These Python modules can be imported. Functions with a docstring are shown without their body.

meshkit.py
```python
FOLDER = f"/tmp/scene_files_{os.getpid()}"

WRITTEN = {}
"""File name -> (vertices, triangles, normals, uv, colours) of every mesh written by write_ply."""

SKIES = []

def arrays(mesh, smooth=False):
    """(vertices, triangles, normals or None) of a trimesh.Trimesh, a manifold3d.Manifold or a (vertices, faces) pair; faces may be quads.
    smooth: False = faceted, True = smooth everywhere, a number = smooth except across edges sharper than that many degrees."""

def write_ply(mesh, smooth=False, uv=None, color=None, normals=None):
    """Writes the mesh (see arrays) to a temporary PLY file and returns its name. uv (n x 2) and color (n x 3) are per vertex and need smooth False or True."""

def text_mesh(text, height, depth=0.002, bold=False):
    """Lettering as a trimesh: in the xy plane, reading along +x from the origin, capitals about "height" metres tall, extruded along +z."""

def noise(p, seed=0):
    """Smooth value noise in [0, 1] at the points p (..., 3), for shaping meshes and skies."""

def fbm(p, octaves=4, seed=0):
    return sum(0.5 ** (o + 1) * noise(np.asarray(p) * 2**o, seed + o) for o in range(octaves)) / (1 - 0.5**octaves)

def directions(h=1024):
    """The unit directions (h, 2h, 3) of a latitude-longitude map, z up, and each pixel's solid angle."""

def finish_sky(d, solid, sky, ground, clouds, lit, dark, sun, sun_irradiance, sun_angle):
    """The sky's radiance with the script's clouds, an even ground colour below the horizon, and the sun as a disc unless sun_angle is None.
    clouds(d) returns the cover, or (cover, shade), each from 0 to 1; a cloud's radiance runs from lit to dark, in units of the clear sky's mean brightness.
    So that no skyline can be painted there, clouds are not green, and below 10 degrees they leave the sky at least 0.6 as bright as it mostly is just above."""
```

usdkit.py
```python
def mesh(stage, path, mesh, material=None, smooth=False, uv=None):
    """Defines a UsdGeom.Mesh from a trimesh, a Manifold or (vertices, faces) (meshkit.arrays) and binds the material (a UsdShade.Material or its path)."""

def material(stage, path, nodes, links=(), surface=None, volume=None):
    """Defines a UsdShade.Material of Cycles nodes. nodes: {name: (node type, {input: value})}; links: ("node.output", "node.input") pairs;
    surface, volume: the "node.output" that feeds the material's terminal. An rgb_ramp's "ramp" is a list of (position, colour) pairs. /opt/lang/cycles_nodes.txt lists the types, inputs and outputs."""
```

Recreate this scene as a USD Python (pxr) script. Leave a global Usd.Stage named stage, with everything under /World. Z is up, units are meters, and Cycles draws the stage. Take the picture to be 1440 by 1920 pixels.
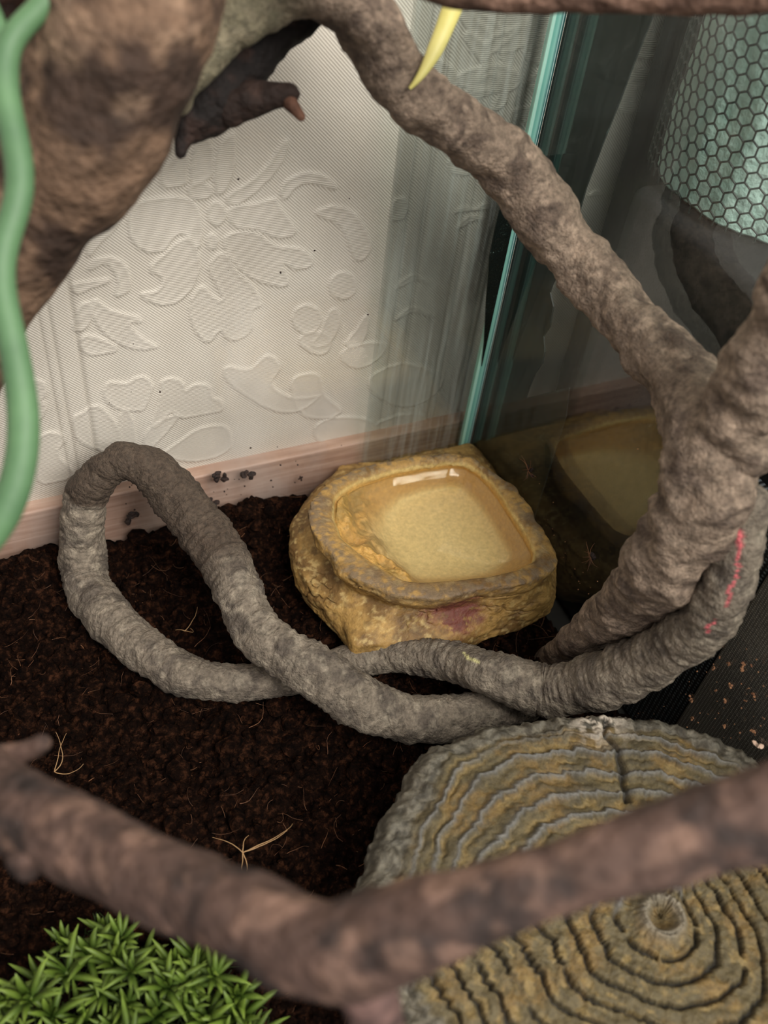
import math, random
import numpy as np, trimesh, usdkit, meshkit
from scipy.interpolate import CubicSpline
from scipy.ndimage import gaussian_filter, distance_transform_edt
from scipy.spatial import cKDTree
import shapely
from shapely.geometry import Polygon
from pxr import Usd, UsdGeom, UsdLux, UsdShade, Gf, Sdf, Vt

stage = Usd.Stage.CreateInMemory()
UsdGeom.SetStageUpAxis(stage, UsdGeom.Tokens.z)
UsdGeom.SetStageMetersPerUnit(stage, 1.0)
UsdGeom.Xform.Define(stage, '/World')
UsdGeom.Scope.Define(stage, '/World/Looks')
rng = np.random.default_rng(7)

# ------------------------------------------------------------------ camera
# world: x along the back wall to the right glass (x=0), y into the back glass (y=0), z up from the soil
FPX = 1750.0
ROT = np.array([[0.914, -0.220, 0.341], [-0.394, -0.688, 0.609], [0.101, -0.691, -0.716]])   # world <- (right, down, forward)
U_, _, Vt_ = np.linalg.svd(ROT); ROT = U_ @ Vt_
EYE = np.array([-0.2660, -0.3780, 0.4140])
cam = UsdGeom.Camera.Define(stage, '/World/camera')
cam.CreateHorizontalApertureAttr(36.0); cam.CreateVerticalApertureAttr(48.0)
cam.CreateFocalLengthAttr(36.0 * FPX / 1440)
cam.CreateClippingRangeAttr(Gf.Vec2f(0.01, 50))
cam.CreateFStopAttr(10.5); cam.CreateFocusDistanceAttr(0.465)
cam.CreateExposureAttr(-0.10)
r_, u_, b_ = ROT[:, 0], -ROT[:, 1], -ROT[:, 2]
cam.AddTransformOp().Set(Gf.Matrix4d(*r_, 0, *u_, 0, *b_, 0, *EYE, 1))

# ------------------------------------------------------------------ light
dome = UsdLux.DomeLight.Define(stage, '/World/room_light')
dome.CreateIntensityAttr(0.20); dome.CreateColorAttr(Gf.Vec3f(1.0, 0.97, 0.94))
def rect(name, pos, aim, w, h, inten, col):
    l = UsdLux.RectLight.Define(stage, '/World/' + name)
    l.CreateWidthAttr(w); l.CreateHeightAttr(h); l.CreateIntensityAttr(inten); l.CreateColorAttr(Gf.Vec3f(*col))
    pos, aim = np.array(pos, float), np.array(aim, float)
    bk = pos - aim; bk /= np.linalg.norm(bk)
    rt = np.cross([0, 1.0, 0.01], bk); rt /= np.linalg.norm(rt); up = np.cross(bk, rt)
    l.AddTransformOp().Set(Gf.Matrix4d(*rt, 0, *up, 0, *bk, 0, *pos, 1))
rect('ceiling_lamp', (0.12, -0.95, 1.10), (-0.10, 0.0, 0.12), 0.8, 0.6, 21.0, (1.0, 0.955, 0.90))

def ray(px, py):
    d = ROT @ np.array([px - 720.0, py - 960.0, FPX]); return d / np.linalg.norm(d)
def onz(px, py, z=0.0): d = ray(px, py); return EYE + d * ((z - EYE[2]) / d[2])
def onx(px, py, x=0.0): d = ray(px, py); return EYE + d * ((x - EYE[0]) / d[0])
def ony(px, py, y=0.0): d = ray(px, py); return EYE + d * ((y - EYE[1]) / d[1])
def atd(px, py, dep): return EYE + ROT @ (np.array([px - 720.0, py - 960.0, FPX]) / FPX * dep)
def depth_of(p): return float((ROT.T @ (np.asarray(p) - EYE))[2])

# ------------------------------------------------------------------ helpers
taken = {}
def numbered(path):
    n = taken.get(path, -1) + 1; taken[path] = n
    return path if n == 0 else f'{path}_{n:03d}'
def tag(p, label=None, category=None, group=None, kind=None):
    p = p.GetPrim() if hasattr(p, 'GetPrim') else p
    for k, v in (('label', label), ('category', category), ('group', group), ('kind', kind)):
        if v: p.SetCustomDataByKey(k, v)
    return p
def thing(name, label, category, loc=(0, 0, 0), **k):
    x = UsdGeom.Xform.Define(stage, numbered('/World/' + name))
    x.AddTranslateOp().Set(Gf.Vec3d(*map(float, loc)))
    tag(x, label, category, **k)
    return x.GetPrim()
def obj(name, mesh, mat, parent=None, smooth=True, col=None, **prim):
    """one Mesh; vertices are given in world coordinates, the parents translation is taken off"""
    base = '/World' if parent is None else str(parent.GetPath())
    v, f, n = meshkit.arrays(mesh, smooth) if not (isinstance(mesh, tuple) and smooth is True) else meshkit.arrays(mesh, True)
    off = np.zeros(3); p = parent
    while p is not None and str(p.GetPath()) != '/World':
        t = p.GetAttribute('xformOp:translate')
        if t and t.Get() is not None: off += np.array(t.Get())
        p = p.GetParent()
    m = usdkit.mesh(stage, numbered(base + '/' + name), (v - off, f), mat, smooth=False)
    if n is not None:
        m.CreateNormalsAttr(Vt.Vec3fArray.FromNumpy(n.astype(np.float32))); m.SetNormalsInterpolation('vertex')
    api = UsdGeom.PrimvarsAPI(m)
    if col is not None:
        api.CreatePrimvar('col', Sdf.ValueTypeNames.Color3fArray, 'vertex').Set(Vt.Vec3fArray.FromNumpy(np.asarray(col, np.float32)))
    return m.GetPrim()
noise, fbm = meshkit.noise, meshkit.fbm
def S(r, g, b):   # sRGB 0-255 to linear
    c = np.array([r, g, b]) / 255.0
    return tuple(np.where(c < 0.04045, c / 12.92, ((c + 0.055) / 1.055) ** 2.4))
def lerp(a, b, t): return np.asarray(a) + (np.asarray(b) - np.asarray(a)) * np.asarray(t)[..., None]
def sstep(a, b, x): t = np.clip((x - a) / (b - a), 0, 1); return t * t * (3 - 2 * t)
def cat(*ms):
    V, F, o = [], [], 0
    for v, f in ms: V.append(v); F.append(np.asarray(f) + o); o += len(v)
    return np.vstack(V), np.vstack(F)
def box(x0, x1, y0, y1, z0, z1, bev=0.0):
    from manifold3d import Manifold
    if bev:
        pts = [(x, y, z) for x in (x0 + bev, x1 - bev) for y in (y0 + bev, y1 - bev) for z in (z0 + bev, z1 - bev)]
        m = Manifold.batch_hull([Manifold.sphere(bev, 12).translate(p) for p in pts])
        q = m.to_mesh(); return q.vert_properties[:, :3].astype(float), q.tri_verts.astype(int)
    b = trimesh.creation.box((x1 - x0, y1 - y0, z1 - z0)); b.apply_translation(((x0 + x1) / 2, (y0 + y1) / 2, (z0 + z1) / 2))
    return np.array(b.vertices), np.array(b.faces)
def grid_faces(n, m, wrap=False):
    """quads of an n x m vertex grid as triangles; wrap joins the second axis"""
    i, j = np.meshgrid(np.arange(n - 1), np.arange(m if wrap else m - 1), indexing='ij')
    a = i * m + j; b = i * m + (j + 1) % m; c = (i + 1) * m + (j + 1) % m; d = (i + 1) * m + j
    return np.vstack([np.stack([a, b, c], -1).reshape(-1, 3), np.stack([a, c, d], -1).reshape(-1, 3)])
def frames(P):
    T = np.gradient(P, axis=0); T /= np.linalg.norm(T, axis=1, keepdims=True)
    N = np.empty_like(T); n = np.cross(T[0], [0.3, 0.2, 1.0]); n /= np.linalg.norm(n); N[0] = n
    for i in range(1, len(T)):
        n = N[i - 1] - T[i] * (N[i - 1] @ T[i]); N[i] = n / np.linalg.norm(n)
    return T, N, np.cross(T, N)
def tube(ctrl, around=48, step=0.0012, disp=None, cap=True, flat=None):
    """sweep along control rows (x, y, z, r); disp(s, theta, P, r) gives a radial offset as a fraction of r. Returns (V, F, s, theta)"""
    ctrl = np.asarray(ctrl, float)
    t = np.concatenate([[0], np.cumsum(np.linalg.norm(np.diff(ctrl[:, :3], axis=0), axis=1))])
    n = max(4, int(t[-1] / step))
    C = CubicSpline(t, ctrl, axis=0)(np.linspace(0, t[-1], n))
    C[:, 3] = np.interp(np.linspace(0, t[-1], n), t, ctrl[:, 3]); C[:, 3] = gaussian_filter(C[:, 3], 3, mode='nearest')
    P, r = C[:, :3], C[:, 3]
    if cap:                                     # round the ends
        s = np.linspace(0, t[-1], n)
        for e in (s, t[-1] - s):
            k = np.clip(e / (r + 1e-9), 0, 1); r = r * np.sqrt(np.clip(1 - (1 - k) ** 2, 0.02, 1))
    T, N, B = frames(P)
    th = np.linspace(0, 2 * np.pi, around, endpoint=False)
    ss = np.linspace(0, t[-1], n)
    Sg, Tg = np.meshgrid(ss, th, indexing='ij')
    dirs = N[:, None] * np.cos(th)[None, :, None] + B[:, None] * np.sin(th)[None, :, None]
    V = P[:, None] + dirs * r[:, None, None]
    if disp is not None:
        V = V + dirs * (r[:, None] * disp(Sg, Tg, V, r[:, None]))[..., None]
    V = V.reshape(-1, 3); F = grid_faces(n, around, True)[:, ::-1]
    if True:
        k = len(V); V = np.vstack([V, P[0], P[-1]])
        j = np.arange(around); j2 = (j + 1) % around
        F = np.vstack([F, np.stack([np.full(around, k), j, j2], -1)[:, ::-1] * 1, np.stack([np.full(around, k + 1), (n - 1) * around + j2, (n - 1) * around + j], -1)[:, ::-1] * 1])
    sv = np.concatenate([Sg.ravel(), [0, t[-1]]]); tv = np.concatenate([Tg.ravel(), [0, 0]])
    # outward orientation
    a, b, c = V[F[:200, 0]], V[F[:200, 1]], V[F[:200, 2]]
    mid = (a + b + c) / 3; near = cKDTree(P).query(mid)[1]
    if ((np.cross(b - a, c - a) * (mid - P[near])).sum(1) > 0).mean() < 0.5: F = F[:, ::-1]
    return V, F, sv, tv
def pxr(rows):   # rows (px, py, depth, radius px) -> (x, y, z, r)
    return [(*atd(a, b, d), r * d / FPX) for a, b, d, r in rows]
def pxz(rows):   # rows (px, py, z, radius px) -> (x, y, z, r)
    out = []
    for a, b, z, r in rows:
        p = onz(a, b, z); out.append((*p, r * depth_of(p) / FPX))
    return out

# ------------------------------------------------------------------ materials
def mat(name, nodes, links, surface='p.BSDF'):
    return usdkit.material(stage, '/World/Looks/' + name, nodes, links, surface=surface)
def simple(name, c1, c2, scale, rough=0.7, bump=0.3, bscale=None, dist=0.001, detail=6, spec=0.5):
    return mat(name, {'g': ('geometry', {}), 'n': ('noise_texture', {'scale': scale, 'detail': detail}), 'r': ('rgb_ramp', {'ramp': [(0.3, c1), (0.7, c2)]}),
                      'n2': ('noise_texture', {'scale': bscale or scale * 4, 'detail': 6.0}), 'b': ('bump', {'strength': bump, 'distance': dist}),
                      'p': ('principled_bsdf', {'roughness': rough, 'specular_ior_level': spec})},
               [('g.position', 'n.vector'), ('g.position', 'n2.vector'), ('n.fac', 'r.fac'), ('r.color', 'p.base_color'), ('n2.fac', 'b.height'), ('b.normal', 'p.normal')])
def vcol(name, scale=300, amount=0.35, rough=0.75, bump=0.4, bscale=900, dist=0.0008, spec=0.4, coat=0.0):
    """vertex colour of the thing itself, broken up by fine noise"""
    return mat(name, {'g': ('geometry', {}), 'a': ('attribute', {'attribute': 'col'}), 'n': ('noise_texture', {'scale': scale, 'detail': 8.0, 'roughness': 0.65}),
                      'r': ('rgb_ramp', {'ramp': [(0.3, (1 - amount,) * 3), (0.7, (1 + amount,) * 3)]}), 'm': ('mix_color', {'blend_type': 'multiply', 'fac': 1.0, 'use_clamp': False}),
                      'n2': ('noise_texture', {'scale': bscale, 'detail': 5.0}), 'b': ('bump', {'strength': bump, 'distance': dist}),
                      'p': ('principled_bsdf', {'roughness': rough, 'specular_ior_level': spec, 'coat_weight': coat, 'coat_roughness': 0.3})},
               [('g.position', 'n.vector'), ('g.position', 'n2.vector'), ('n.fac', 'r.fac'), ('a.color', 'm.a'), ('r.color', 'm.b'), ('m.result', 'p.base_color'),
                ('n2.fac', 'b.height'), ('b.normal', 'p.normal')])
M = {}
M['bark'] = vcol('bark', 420, 0.5, 0.8, 0.9, 700, 0.0016)
M['soft_bark'] = vcol('soft_bark', 150, 0.45, 0.8, 0.8, 260, 0.003, 0.25)
M['rock'] = vcol('rock', 420, 0.24, 0.6, 0.5, 900, 0.0008, 0.4)
M['slice'] = vcol('slice', 450, 0.4, 0.7, 0.5, 1200, 0.0008)
M['soil'] = mat('soil_look', {'g': ('geometry', {}), 'n': ('noise_texture', {'scale': 260.0, 'detail': 8.0, 'roughness': 0.7}),
                         'r': ('rgb_ramp', {'ramp': [(0.36, (0.0015, 0.0007, 0.0005)), (0.52, (0.0075, 0.003, 0.0016)), (0.72, (0.055, 0.021, 0.010))]}),
                         'n2': ('noise_texture', {'scale': 700.0, 'detail': 6.0}), 'b': ('bump', {'strength': 0.7, 'distance': 0.002}), 'p': ('principled_bsdf', {'roughness': 0.9, 'specular_ior_level': 0.05})},
                [('g.position', 'n.vector'), ('g.position', 'n2.vector'), ('n.fac', 'r.fac'), ('r.color', 'p.base_color'), ('n2.fac', 'b.height'), ('b.normal', 'p.normal')])
M['fibre'] = simple('fibre_look', (0.03, 0.012, 0.006), (0.24, 0.10, 0.04), 60, 0.7, 0.0)
M['pale_fibre'] = simple('pale_fibre_look', (0.30, 0.17, 0.07), (0.42, 0.25, 0.12), 60, 0.6, 0.0)
M['crumb'] = simple('crumb_look', (0.006, 0.0028, 0.002), (0.03, 0.012, 0.007), 500, 0.8, 0.4)
M['red_crumb'] = simple('red_crumb_look', (0.16, 0.06, 0.025), (0.42, 0.21, 0.10), 300, 0.8, 0.4)
def glass_pane(name, tint, haze=None, fmin=1.0, rough=0.015, front_only=False):
    nodes = {'gb': ('geometry', {}), 'io': ('math', {'math_type': 'multiply_add', 'value2': 1 / 1.52 - 1.52, 'value3': 1.52}), 'f': ('fresnel', {}), 'fm': ('math', {'math_type': 'multiply', 'value2': fmin, 'use_clamp': True}), 't': ('transparent_bsdf', {'color': tint}), 'g': ('glossy_bsdf', {'roughness': rough, 'color': (1, 1, 1)}), 'm': ('mix_closure', {})}
    links = [('gb.backfacing', 'io.value1'), ('io.value', 'f.IOR'), ('f.fac', 'fm.value1'), ('fm.value', 'm.fac'), ('t.BSDF', 'm.closure1'), ('g.BSDF', 'm.closure2')]
    if front_only:      # a water body: only its surface to the air mirrors, not where it wets the bowl
        nodes['fo'] = ('math', {'math_type': 'multiply_add', 'value2': -fmin, 'value3': fmin}); links += [('gb.backfacing', 'fo.value1'), ('fo.value', 'fm.value2')]
    surf = 'm.closure'
    if haze:
        nodes.update({'q': ('geometry', {}), 'mp': ('mapping', {'scale': haze['scale']}), 'n': ('noise_texture', {'scale': 1.0, 'detail': 5.0, 'roughness': 0.6}), 'mr': ('map_range', {'from_min': haze['lo'], 'from_max': haze['hi'], 'to_min': 0.0, 'to_max': haze['max'], 'clamp': True}),
                      'd': ('diffuse_bsdf', {'color': haze['color']}), 'm2': ('mix_closure', {})})
        links += [('q.position', 'mp.vector'), ('mp.vector', 'n.vector'), ('n.fac', 'mr.value'), ('mr.result', 'm2.fac'), ('m.closure', 'm2.closure1'), ('d.BSDF', 'm2.closure2')]
        surf = 'm2.closure'
    return mat(name, nodes, links, surf)
M['pane'] = glass_pane('pane', (0.985, 0.985, 0.98), dict(scale=(18, 18, 9), lo=0.5, hi=0.75, max=0.16, color=(0.75, 0.72, 0.68)))
M['side_pane'] = glass_pane('side_pane', (0.95, 0.985, 0.97))
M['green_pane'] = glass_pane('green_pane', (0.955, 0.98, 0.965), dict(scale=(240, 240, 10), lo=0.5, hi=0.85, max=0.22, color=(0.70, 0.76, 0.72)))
M['water'] = glass_pane('water_look', (0.975, 0.955, 0.895), dict(scale=(20, 20, 20), lo=0.0, hi=1.0, max=0.16, color=(0.74, 0.62, 0.36)), rough=0.09, front_only=True)

# ------------------------------------------------------------------ wallpapered room wall
WY = 0.015
def damask():
    h1 = lambda pts: [(x / 2, y / 2) for x, y in pts]
    h2 = lambda pts: [(x / 3.13, 680 + y / 3.13) for x, y in pts]
    ell = lambda cx, cy, rx, ry: [(cx + rx * math.cos(a), cy + ry * math.sin(a)) for a in np.linspace(0, 2 * math.pi, 20, endpoint=False)]
    L = [h1(p) for p in [
        [(500,770),(560,745),(640,735),(710,745),(750,800),(755,880),(740,930),(690,880),(640,905),(600,945),(530,935),(485,880),(480,820)],
        [(560,1010),(600,960),(650,920),(700,890),(740,940),(748,1000),(730,1060),(690,1115),(620,1145),(550,1125),(530,1100),(590,1085),(600,1040)],
        [(850,880),(920,865),(980,880),(1040,920),(1110,925),(1165,960),(1165,995),(1110,1010),(1060,985),(1075,1030),(1070,1075),(990,1060),(920,1030),(870,980),(840,930)],
        [(720,1110),(760,1070),(790,1100),(830,1120),(800,1050),(785,990),(835,945),(880,1005),(940,1060),(970,1110),(975,1150),(950,1160),(945,1230),(900,1270),(850,1270),(825,1240),(790,1280),(750,1265),(715,1200)],
        ell(750,715,46,34), ell(812,800,34,46), ell(795,905,22,30),
        [(600,640),(640,600),(695,560),(702,640),(695,690),(640,705),(605,690)], [(715,680),(735,540),(785,520),(797,640),(770,676)],
        [(805,700),(815,560),(870,500),(882,520),(876,640),(835,720)], [(845,745),(900,700),(980,640),(1040,560),(1080,520),(1060,600),(1000,680),(900,760)],
        [(860,780),(960,760),(1030,740),(1060,790),(1110,870),(1030,890),(960,860),(880,850)],
        [(330,1000),(370,965),(430,965),(475,1000),(490,1060),(470,1100),(430,1110),(440,1060),(420,1010),(380,990),(340,1015)],
        [(350,1120),(400,1150),(450,1170),(520,1190),(520,1210),(490,1215),(540,1270),(590,1300),(530,1310),(450,1290),(390,1250),(350,1190)],
        [(270,1065),(330,1055),(400,1045),(400,1062),(340,1082),(285,1100)], [(330,890),(400,850),(450,830),(420,870),(360,930),(330,960)],
        [(280,1170),(330,1130),(345,1180),(320,1230),(280,1240)], [(300,1270),(360,1260),(440,1305),(380,1330),(310,1320)],
        [(1050,720),(1080,670),(1150,645),(1230,665),(1260,710),(1200,692),(1120,695),(1070,745)], [(1180,800),(1250,770),(1330,800),(1370,860),(1390,930),(1340,980),(1300,900),(1250,830)],
        ell(1285,1070,52,52), ell(1150,1195,56,54), [(1240,1160),(1275,1190),(1235,1285),(1170,1295),(1200,1240)], [(1290,1290),(1330,1240),(1370,1180),(1380,1230),(1340,1300)]]]
    L += [h2(p) for p in [
        [(610,200),(610,140),(660,110),(740,115),(790,85),(860,85),(895,140),(880,200),(840,275),(760,280),(690,270),(640,240)],
        [(940,180),(945,110),(1000,85),(1060,105),(1085,160),(1060,228),(1100,150),(1180,120),(1240,150),(1250,200),(1300,220),(1300,280),(1200,300),(1060,322),(1000,290),(930,370),(885,365),(905,300)],
        [(430,320),(480,290),(540,250),(600,260),(650,310),(690,370),(700,490),(600,520),(480,470),(430,400)],
        [(1060,450),(1150,390),(1250,365),(1330,375),(1355,430),(1350,500),(1250,560),(1100,580),(1000,560),(940,540)],
        [(705,300),(760,290),(790,380),(790,490),(710,480)], [(860,400),(1000,310),(1040,330),(940,450),(860,500)],
        [(200,530),(220,440),(290,405),(360,420),(375,470),(340,520),(380,580),(440,640),(430,670),(330,700),(220,690)],
        [(160,110),(230,100),(270,140),(260,200),(200,230),(150,190)], [(170,260),(230,220),(270,260),(240,330),(180,330)]]]
    L += [[(420,705),(430,685),(470,690),(500,665),(525,690),(510,720),(560,745),(600,740),(560,770),(500,765),(450,735)], [(545,720),(570,700),(600,705),(610,740),(640,770),(600,785),(560,770)],
          [(690,720),(720,690),(760,680),(800,690),(830,715),(800,750),(740,760)], [(590,800),(640,780),(700,790),(690,815),(610,830)], [(560,640),(590,620),(620,640),(600,665)], [(640,660),(700,640),(720,660),(670,690)],
          [(740,600),(760,580),(790,578),(812,596),(790,588),(762,590)], [(742,540),(760,520),(785,516),(806,532),(785,526),(762,532)], [(856,428),(872,408),(895,402),(918,412),(926,430),(908,417),(888,414),(870,424)], [(700,800),(760,775),(800,785),(760,805)]]
    L += [[(880,20),(930,40),(962,95),(950,135),(935,95),(910,60)], [(870,60),(900,75),(925,120),(930,150),(905,120),(880,90)]]
    return L
def wallpaper():
    x0, x1, z0, z1, st = -0.42, 0.30, 0.02, 0.46, 0.0008
    X, Z = np.meshgrid(np.arange(x0, x1, st), np.arange(z0, z1, st), indexing='ij')
    mask = np.zeros(X.shape, bool); edge = np.zeros(X.shape)
    for poly in damask():
        w = np.array([ony(a, b, WY)[[0, 2]] for a, b in poly])
        pc = np.vstack([w, w[:1]]); tt = np.arange(len(pc)); w = CubicSpline(tt, pc, axis=0, bc_type='periodic')(np.linspace(0, len(w), len(w) * 6, endpoint=False))
        pg = Polygon(w).buffer(0)
        for dx, dz in ((0, 0), (0.19, 0.075), (-0.19, 0.075), (0.02, 0.21), (0.21, 0.28)):   # the repeat of the pattern
            g = shapely.affinity.translate(pg, dx, dz) if dx or dz else pg
            bx = g.bounds
            i0, i1 = np.searchsorted(X[:, 0], [bx[0] - .002, bx[2] + .002]); j0, j1 = np.searchsorted(Z[0], [bx[1] - .002, bx[3] + .002])
            if i1 <= i0 or j1 <= j0: continue
            sub = shapely.contains_xy(g, X[i0:i1, j0:j1], Z[i0:i1, j0:j1])
            if dx or dz: sub &= ~mask[i0:i1, j0:j1] & (Z[i0:i1, j0:j1] > 0.175)
            inn = distance_transform_edt(sub) * st
            edge[i0:i1, j0:j1] = np.maximum(edge[i0:i1, j0:j1], np.where(sub, np.exp(-((inn - 0.0009) / 0.0006) ** 2), 0))
            mask[i0:i1, j0:j1] |= sub
    h = mask * 0.00045 + edge * 0.0006
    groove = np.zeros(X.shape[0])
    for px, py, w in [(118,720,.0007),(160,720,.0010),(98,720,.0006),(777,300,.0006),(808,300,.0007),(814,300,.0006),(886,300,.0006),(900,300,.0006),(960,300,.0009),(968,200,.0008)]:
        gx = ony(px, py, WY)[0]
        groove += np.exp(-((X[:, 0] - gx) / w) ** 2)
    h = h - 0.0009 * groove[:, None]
    h = gaussian_filter(h, 0.7)
    V = np.stack([X, WY - h, Z], -1).reshape(-1, 3)
    F = grid_faces(*X.shape)
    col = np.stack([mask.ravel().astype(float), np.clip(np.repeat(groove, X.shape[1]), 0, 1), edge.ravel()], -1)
    # the rest of the wall, round the embossed field, as one thick slab behind it
    k = len(V); o = box(-1.2, 1.2, WY + 0.0012, WY + 0.08, -0.055, 1.1)
    V2, F2 = cat((V, F), o)
    return V2, F2, np.vstack([col, np.zeros((len(o[0]), 3))])
M['wallpaper'] = mat('wallpaper_look', {'g': ('geometry', {}), 'a': ('attribute', {'attribute': 'col'}), 's': ('separate_xyz', {}),
    'w1': ('wave_texture', {'wave_type': 'bands', 'bands_direction': 'diagonal', 'scale': 370.0, 'distortion': 0.6, 'detail': 2.0, 'detail_scale': 2.0}),
    'w2': ('wave_texture', {'wave_type': 'bands', 'bands_direction': 'z', 'scale': 350.0, 'distortion': 0.8, 'detail': 2.0, 'detail_scale': 2.0}),
    'mx': ('mix_float', {}), 'b': ('bump', {'strength': 0.45, 'distance': 0.0004}), 'n': ('noise_texture', {'scale': 25.0, 'detail': 4.0}),
    'r': ('rgb_ramp', {'ramp': [(0.3, S(219, 211, 200)), (0.7, S(233, 226, 216))]}),
    'r2': ('rgb_ramp', {'ramp': [(0.2, (0.80, 0.79, 0.77)), (0.7, (1.0, 1.0, 1.0))]}),
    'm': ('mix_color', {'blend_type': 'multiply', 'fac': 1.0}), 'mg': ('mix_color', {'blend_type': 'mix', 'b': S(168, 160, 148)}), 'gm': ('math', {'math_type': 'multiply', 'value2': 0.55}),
    'p': ('principled_bsdf', {'roughness': 0.55, 'specular_ior_level': 0.4})},
    [('a.color', 's.vector'), ('g.position', 'w1.vector'), ('g.position', 'w2.vector'), ('s.x', 'mx.fac'), ('w1.fac', 'mx.a'), ('w2.fac', 'mx.b'), ('mx.result', 'b.height'), ('b.normal', 'p.normal'),
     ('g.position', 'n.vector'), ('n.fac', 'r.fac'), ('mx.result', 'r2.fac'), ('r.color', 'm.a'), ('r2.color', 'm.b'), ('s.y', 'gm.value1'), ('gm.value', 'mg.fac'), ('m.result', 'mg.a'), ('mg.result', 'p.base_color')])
wv, wf, wc = wallpaper()
tag(obj('wall_back', (wv, wf), M['wallpaper'], None, True, wc), 'cream embossed damask wallpaper on the room wall behind the tank', 'wall', kind='structure')
# pinkish wooden skirting
M['skirting'] = mat('skirting_look', {'g': ('geometry', {}), 'mp': ('mapping', {'scale': (6, 60, 110)}), 'n': ('noise_texture', {'scale': 3.0, 'detail': 6.0, 'distortion': 0.6}),
    'r': ('rgb_ramp', {'ramp': [(0.3, S(166, 132, 115)), (0.55, S(190, 158, 141)), (0.75, S(206, 178, 162))]}), 'p': ('principled_bsdf', {'roughness': 0.5})},
    [('g.position', 'mp.vector'), ('mp.vector', 'n.vector'), ('n.fac', 'r.fac'), ('r.color', 'p.base_color')])
tag(obj('baseboard_back', box(-1.2, 1.2, 0.0065, WY + 0.002, -0.055, 0.0315, 0.0015), M['skirting'], None, 30), 'pinkish wood grain skirting board below the wallpaper', 'baseboard', kind='structure')
M['table'] = simple('table_look', S(48, 44, 42), S(62, 57, 54), 20, 0.6)
tag(obj('floor', box(-1.2, 1.2, -1.2, WY + 0.08, -0.085, -0.0555), M['table'], None, False), 'dark surface the glass tank stands on', 'floor', kind='structure')

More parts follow.
